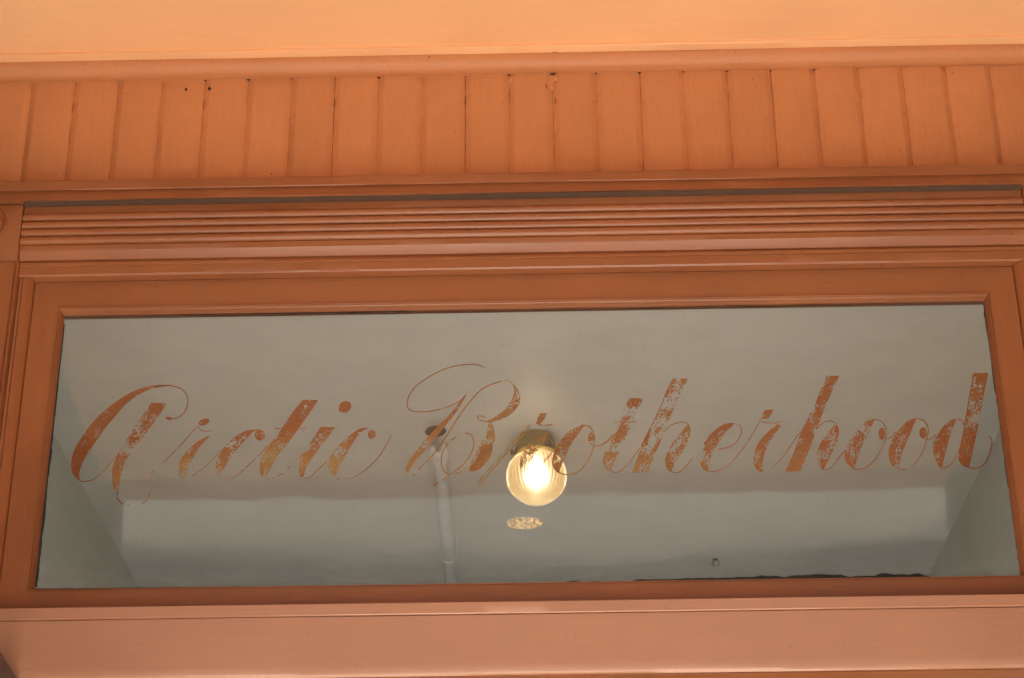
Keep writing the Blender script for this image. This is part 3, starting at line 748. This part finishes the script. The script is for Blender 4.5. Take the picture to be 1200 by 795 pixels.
# old black putty showing along the edges of the pane
def putty(p0, p1, wpx, seed, side):
    """a ragged dark line on the glass from one photo point to another, grown towards 'side'"""
    n = 90; A, B = [], []
    p0, p1, sd_ = Vector(p0), Vector(p1), Vector(side)
    for i in range(n + 1):
        f = i / n; p = p0.lerp(p1, f)
        w = wpx(f) * max(0.25, .75 + .8 * noise.noise((f * 9 + seed, seed, 0)) + .5 * noise.noise((f * 40, seed, 3)))
        A.append(p - sd_ * 4); B.append(p + sd_ * w)
    vs = [tuple(on_y(p.x, p.y, -.0012)) for p in A] + [tuple(on_y(p.x, p.y, -.0012)) for p in B]
    vs += [(x, -.0004, zz) for x, y, zz in vs]
    fs = []; m_ = n + 1
    for i in range(n):
        fs.append((i, i + 1, m_ + i + 1, m_ + i))
        fs.append((m_ + i, m_ + i + 1, 3 * m_ + i + 1, 3 * m_ + i))
    keep(mobj('putty_line', vs, fs, m_black, tw))
putty((575, 685.0), (1094, 677.0), lambda f: (.6 + 7.5 * max(0, f - .10) ** .65) * (1 if f < .97 else (1 - f) / .03), 3.0, (0, -1))
putty((560, 685.6), (600, 685.2), lambda f: 2.2 * math.sin(math.pi * f), 7.0, (0, -1))
putty((40, 690.6), (575, 684.6), lambda f: .7, 11.0, (0, -1))
putty((80, 370.2), (480, 365.0), lambda f: .8, 15.0, (0, 1))
putty((480, 363.6), (1150, 352.8), lambda f: .2 + .7 * (f > .5), 19.0, (0, 1))
putty((75.5, 380), (42, 688), lambda f: .3 + 2.2 * f, 23.0, (1, 0))
putty((1153.5, 357), (1196.5, 674), lambda f: 1.6, 27.0, (-1, 0))

# nicks and drips in the paint
def nick(px, py, y, rx, rz, mat, parent, thick=.0006):
    p = on_y(px, py, y); bm = bmesh.new()
    bmesh.ops.create_icosphere(bm, subdivisions=3, radius=1)
    for v in bm.verts:
        d = 1 + .5 * noise.noise(v.co * 1.9 + Vector((px, py, 0)))
        v.co = Vector((p.x + v.co.x * rx * d, y + v.co.y * thick, p.z + v.co.z * rz * d))
    keep(bmobj('paint_chip', bm, mat, parent, 60))
for (px, py, y, r) in ((182, 336, YS, .0009), (1033, 312, YC + .014, .0009), (1127, 321, YS, .0012), (1185, 275, YC, .0013), (1180, 303, YC, .0009), (330, 345, YS, .0007), (760, 340, YS, .0007), (45, 560, YS, .0008), (52, 480, YS, .0007), (1176, 520, YS, .0008), (420, 281, YC, .0008), (905, 280, YC, .0009)):
    nick(px, py, y, r, r, m_chip, tw if y == YS else ca)
for (px, py, y, rx, rz) in ((967, 333, YS, .006, .002), (470, 346, YS, .010, .0012), (250, 349, YS, .008, .0014), (840, 345, YS, .012, .001), (28, 600, YS, .0014, .010), (52, 520, YS, .0012, .014), (700, 347, YS, .009, .0011)):
    nick(px, py, y, rx, rz, m_trim, tw, .0011)
nick(650, 61.5, -.027, .006, .0008, m_shade_chip, mo)
for px, py in ((503, 67), (862, 59.5), (160, 70)): nick(px, py, -.0265, .0008, .0035, m_chip, mo, .0006)

# ------------------------------------------------------------------ transom bar and door
tb = tag(empty('transom_bar', (0, -.06, z(750, -.06))), 'smooth pinkish orange beam along the bottom of the lettered transom', 'beam')
yl, yf = -.0625, -.0585
zl0, zl1, zf1 = z(704.5, yl), z(718.2, yl), z(790.0, yf)
run_x('bar_lip', [(-.021, zl0 + .0008), (yl + .002, zl0 + .0004), (yl, zl0 - .001), (yl, zl1 + .001), (yl + .0014, zl1), (-.021, zl1)], -.898, .898, m_body, tb, amp=.0006, seed=61)
run_x('bar_face', [(-.021, zl1 - .0006), (yf + .0015, zl1 - .0006), (yf, zl1 - .0018), (yf - .0006, zf1 + .02), (yf, zf1 + .006), (yf + .0015, zf1 + .0022), (yf + .0048, zf1), (-.021, zf1)], -.898, .898, m_body, tb, amp=.0006, seed=67)
run_x('door_head', [(-.0205, zf1 - .0008), (yf + .0062, zf1 - .0008), (yf + .0062, zf1 - .0022), (.10, zf1 - .0022), (.10, ozb - .004), (-.0205, ozb - .004)], -.895, .895, m_trim, tb, amp=.0004, seed=71)
# dark door leaf standing open against the left jamb
zd = zf1 - .008
P0, P1 = on_z(19, 795, zd), on_z(0, 763, zd)
dv = (P1 - P0); dv.z = 0; dv.normalize()
H0 = P0 - dv * ((P0.y + .03) / dv.y)       # back along the leaf to the hinge line
dr = tag(empty('open_door', (H0.x, H0.y, .004)), 'dark brown door leaf standing open below the end of the transom bar', 'door')
nl = Vector((dv.y, -dv.x, 0))
if nl.x > 0: nl = -nl
def leaf(name, u0, u1, t0, t1, z0_, z1_, mat, parent):
    pts = [H0 + dv * u + nl * t_ for u, t_ in ((u0, t0), (u1, t0), (u1, t1), (u0, t1))]
    vs = [(p.x, p.y, zz) for zz in (z0_, z1_) for p in pts]
    o = mobj(name, vs, [(0, 1, 2, 3), (4, 5, 6, 7), (0, 1, 5, 4), (1, 2, 6, 5), (2, 3, 7, 6), (3, 0, 4, 7)], mat, parent)
    return keep(o)
LW = .84
leaf('stile', 0, .11, 0, .042, .006, zd, m_door, dr); leaf('stile', LW - .11, LW, 0, .042, .006, zd, m_door, dr)
for a0, a1 in ((.006, .25), (.95, 1.10), (zd - .12, zd)): leaf('rail', .1103, LW - .1103, 0, .042, a0, a1, m_door, dr)
for a0, a1 in ((.2503, .9497), (1.1003, zd - .1203)): leaf('panel', .1103, LW - .1103, .012, .030, a0, a1, m_door, dr)
bm = bmesh.new(); p = H0 + dv * (LW - .055) - nl * .03
lathe(bm, [(.012, -.0), (.012, .012), (.026, .022), (.028, .034), (.018, .044), (.002, .047)], (p.x, p.y, 1.02), 'X', 20)
keep(bmobj('door_knob', bm, m_brass, dr, 50))

# ------------------------------------------------------------------ inside: globe lamp, sprinkler pipe, small fittings on the ceiling
LP = on_z(628, 511, ZR)
lamp = tag(empty('globe_lamp', tuple(LP)), 'lit ribbed glass globe lamp on a brass holder behind the lettered glass', 'lamp')
dep = (LP - CAM).dot(FWD); RG = 34.5 * dep / FPX
gc = on_y(626.5, 559, LP.y)                # globe centre below its holder
hz = gc.z - ZR
bm = bmesh.new()
lathe(bm, [(.050, 0), (.052, -.006), (.056, -.014), (.060, -.022), (.062, -.040), (.066, -.044), (.066, -.062), (.060, -.066)], tuple(LP), 'Z', 40)
keep(bmobj('holder', bm, m_brass, lamp, 45))
for k in range(3):
    a = math.radians(-178 + 120 * k)
    bm = bmesh.new(); lathe(bm, [(.003, .055), (.003, .068), (.0075, .069), (.009, .076), (.006, .079)], (0, 0, 0), 'X', 12)
    for v in bm.verts:
        x_, y_ = v.co.x, v.co.y
        v.co = Vector((LP.x + x_ * math.cos(a) - y_ * math.sin(a), LP.y + x_ * math.sin(a) + y_ * math.cos(a), LP.z - .056 + v.co.z))
    keep(bmobj('thumb_screw', bm, m_bronze, lamp, 45))
m_globe, t, out = newmat('ribbed_amber_glass'); L = t.links
tl = N(t, 'ShaderNodeBsdfTranslucent'); tl.inputs[0].default_value = (.95, .68, .36, 1)
tp = N(t, 'ShaderNodeBsdfTransparent'); tp.inputs[0].default_value = (1, .95, .86, 1)
rf = N(t, 'ShaderNodeBsdfRefraction', Roughness=.8, IOR=1.22); rf.inputs['Color'].default_value = (1, .93, .80, 1)
gl = N(t, 'ShaderNodeBsdfGlossy', Roughness=.12)
x0 = N(t, 'ShaderNodeMixShader'); x0.inputs[0].default_value = .30; L.new(rf.outputs[0], x0.inputs[1]); L.new(tp.outputs[0], x0.inputs[2])
x1 = N(t, 'ShaderNodeMixShader'); x1.inputs[0].default_value = .34; L.new(tl.outputs[0], x1.inputs[1]); L.new(x0.outputs[0], x1.inputs[2])
lw = N(t, 'ShaderNodeFresnel', IOR=1.45)
x2 = N(t, 'ShaderNodeMixShader'); L.new(lw.outputs[0], x2.inputs[0]); L.new(x1.outputs[0], x2.inputs[1]); L.new(gl.outputs[0], x2.inputs[2])
L.new(x2.outputs[0], out.inputs[0])
bm = bmesh.new()
gp_ = [(.053, -.050 - hz)]
for (aa, rr) in ((58, .97), (42, 1.0), (26, 1.01), (10, 1.005), (-6, 1.0), (-20, 1.0), (-34, .99), (-50, .975), (-64, .98), (-74, .985), (-82, .99), (-87, .99), (-89.8, .99)):
    gp_.append((RG * rr * math.cos(math.radians(aa)), RG * rr * math.sin(math.radians(aa))))
lathe(bm, gp_, (LP.x, LP.y, gc.z), 'Z', 168, .018, 1, caps=False)
keep(bmobj('globe', bm, m_globe, lamp))
m_bulb, t, out = newmat('lit_bulb'); em = N(t, 'ShaderNodeEmission', Strength=1.05); em.inputs[0].default_value = (1.0, .88, .66, 1); t.links.new(em.outputs[0], out.inputs[0])
bm = bmesh.new()
lathe(bm, [(.013, .058), (.015, .044), (.028, .028), (.040, .008), (.041, -.010), (.032, -.030), (.016, -.042), (.001, -.045)], (LP.x, LP.y, gc.z + .008), 'Z', 24)
keep(bmobj('bulb', bm, m_bulb, lamp, 60))
ld = bpy.data.lights.new('bulb_light', 'POINT'); ld.energy = .24; ld.color = (1.0, .80, .52); ld.shadow_soft_size = .034
lo = bpy.data.objects.new('bulb_light', ld); lo.location = (LP.x, LP.y, gc.z); link(lo)
lo.parent = lamp; lo.matrix_parent_inverse = Matrix.Translation(-LP)

# sprinkler pipe running back along the ceiling, its head pointing at the entrance
pr_ = .0215
E0 = on_z(514.5, 532, ZR - .05); 
XP1 = on_z(529, 688, ZR - .05); xp0, xp1, YP1 = E0.x, XP1.x, XP1.y
sp_o = tag(empty('sprinkler_pipe', (xp0, E0.y, ZR - .05)), 'white pipe along the ceiling ending in a dark sprinkler head', 'pipe')
zp = ZR - .05
bm = bmesh.new(); tube(bm, [(xp0, E0.y, zp), (xp0 + (xp1 - xp0) * .5, (E0.y + YP1) / 2, zp), (xp1, YP1, zp), (xp1 + (xp1 - xp0) * 1.6, min(YB - .02, YP1 + 1.6 * (YP1 - E0.y)), zp)], pr_, 24); keep(bmobj('pipe', bm, m_pipe, sp_o, 50))
bm = bmesh.new(); lathe(bm, [(.014, -.035), (.026, -.030), (.028, -.004), (.028, .030), (.026, .040), (.022, .044)], (xp0, E0.y, zp), 'Y', 8); keep(bmobj('reducer', bm, m_pipe, sp_o))
bm = bmesh.new(); lathe(bm, [(.010, -.030), (.010, -.060), (.006, -.075), (.006, -.150), (.004, -.160)], (xp0, E0.y, zp), 'Y', 14)
for s in (-1, 1): tube(bm, [(xp0 + s * .010, E0.y - .058, zp), (xp0 + s * .016, E0.y - .09, zp), (xp0 + s * .004, E0.y - .155, zp)], .0022, 6)
keep(bmobj('nozzle', bm, m_steel, sp_o, 45))
bm = bmesh.new(); lathe(bm, [(.006, .006), (.030, .004), (.033, 0), (.030, -.004), (.004, -.006)], (0, 0, 0), 'Y', 24)
rm = Matrix.Rotation(math.radians(-38), 4, 'X')
for v in bm.verts: v.co = rm @ v.co + Vector((xp0 - .002, E0.y - .158, zp + .006))
keep(bmobj('deflector', bm, m_bronze, sp_o, 45))
HP = on_z(525.5, 646, zp)
xh = xp0 + (xp1 - xp0) * (HP.y - E0.y) / (YP1 - E0.y)
bm = bmesh.new(); pts = [(xh - .030, HP.y, ZR)]
for k in range(13):
    a_ = math.pi * k / 12
    pts.append((xh - .029 * math.cos(a_), HP.y, zp - .014 - .030 * math.sin(a_)))
pts.append((xh + .030, HP.y, ZR)); tube(bm, pts, .0021, 8)
keep(bmobj('hanger_wire', bm, m_wire, sp_o, 60))
# small steel knob
KP = on_z(838.5, 659.5, ZR - .012)
kn = tag(empty('ceiling_knob', (KP.x, KP.y, ZR)), 'tiny round metal knob alone on the grey room ceiling', 'knob')
bm = bmesh.new(); lathe(bm, [(.004, 0), (.005, -.004), (.011, -.007), (.015, -.014), (.0135, -.021), (.008, -.026), (.001, -.028)], (KP.x, KP.y, ZR), 'Z', 20); keep(bmobj('knob_head', bm, m_steel, kn, 50))
bm = bmesh.new(); lathe(bm, [(.010, 0), (.010, -.0015), (.008, -.003)], (KP.x, KP.y, ZR), 'Z', 20); keep(bmobj('base_plate', bm, m_bronze, kn, 50))
# small glowing amber oval on the ceiling farther in
AP = on_z(615, 611.5, ZR)
al_ = tag(empty('amber_oval', tuple(AP)), 'small flat amber patterned glowing oval just beyond the globe lamp', 'light')
m_amber, t, out = newmat('glowing_amber'); L = t.links
tc = N(t, 'ShaderNodeTexCoord'); vo = N(t, 'ShaderNodeTexVoronoi', Scale=90.0); L.new(tc.outputs['Object'], vo.inputs[0])
cr = N(t, 'ShaderNodeMapRange'); cr.inputs['From Max'].default_value = .7; cr.inputs['To Min'].default_value = .66; cr.inputs['To Max'].default_value = .12; L.new(vo.outputs[0], cr.inputs[0])
em = N(t, 'ShaderNodeEmission'); em.inputs[0].default_value = (1, .62, .28, 1)
es = N(t, 'ShaderNodeMath', operation='MULTIPLY'); es.inputs[1].default_value = .35; L.new(cr.outputs[0], es.inputs[0]); L.new(es.outputs[0], em.inputs[1])
gls = N(t, 'ShaderNodeBsdfGlossy', Roughness=.2); gls.inputs[0].default_value = (.9, .7, .45, 1)
mx = N(t, 'ShaderNodeMixShader'); mx.inputs[0].default_value = .08; L.new(em.outputs[0], mx.inputs[1]); L.new(gls.outputs[0], mx.inputs[2]); L.new(mx.outputs[0], out.inputs[0])
d_ = (AP - CAM).dot(FWD) / FPX
bm = bmesh.new(); lathe(bm, [(1.0, 0), (.98, -.006), (.85, -.012), (.45, -.015), (.02, -.016)], (0, 0, 0), 'Z', 40)
for v in bm.verts: v.co = Vector((AP.x + v.co.x * 21 * d_, AP.y + v.co.y * 15 * d_, AP.z + v.co.z - .002))
keep(bmobj('oval_face', bm, m_amber, al_, 50))
bm = bmesh.new(); lathe(bm, [(1.0, 0), (1.0, -.003), (.9, -.003)], (0, 0, 0), 'Z', 40)
for v in bm.verts: v.co = Vector((AP.x + v.co.x * 22 * d_, AP.y + v.co.y * 16 * d_, AP.z + v.co.z))
keep(bmobj('rim', bm, m_room, al_, 50))
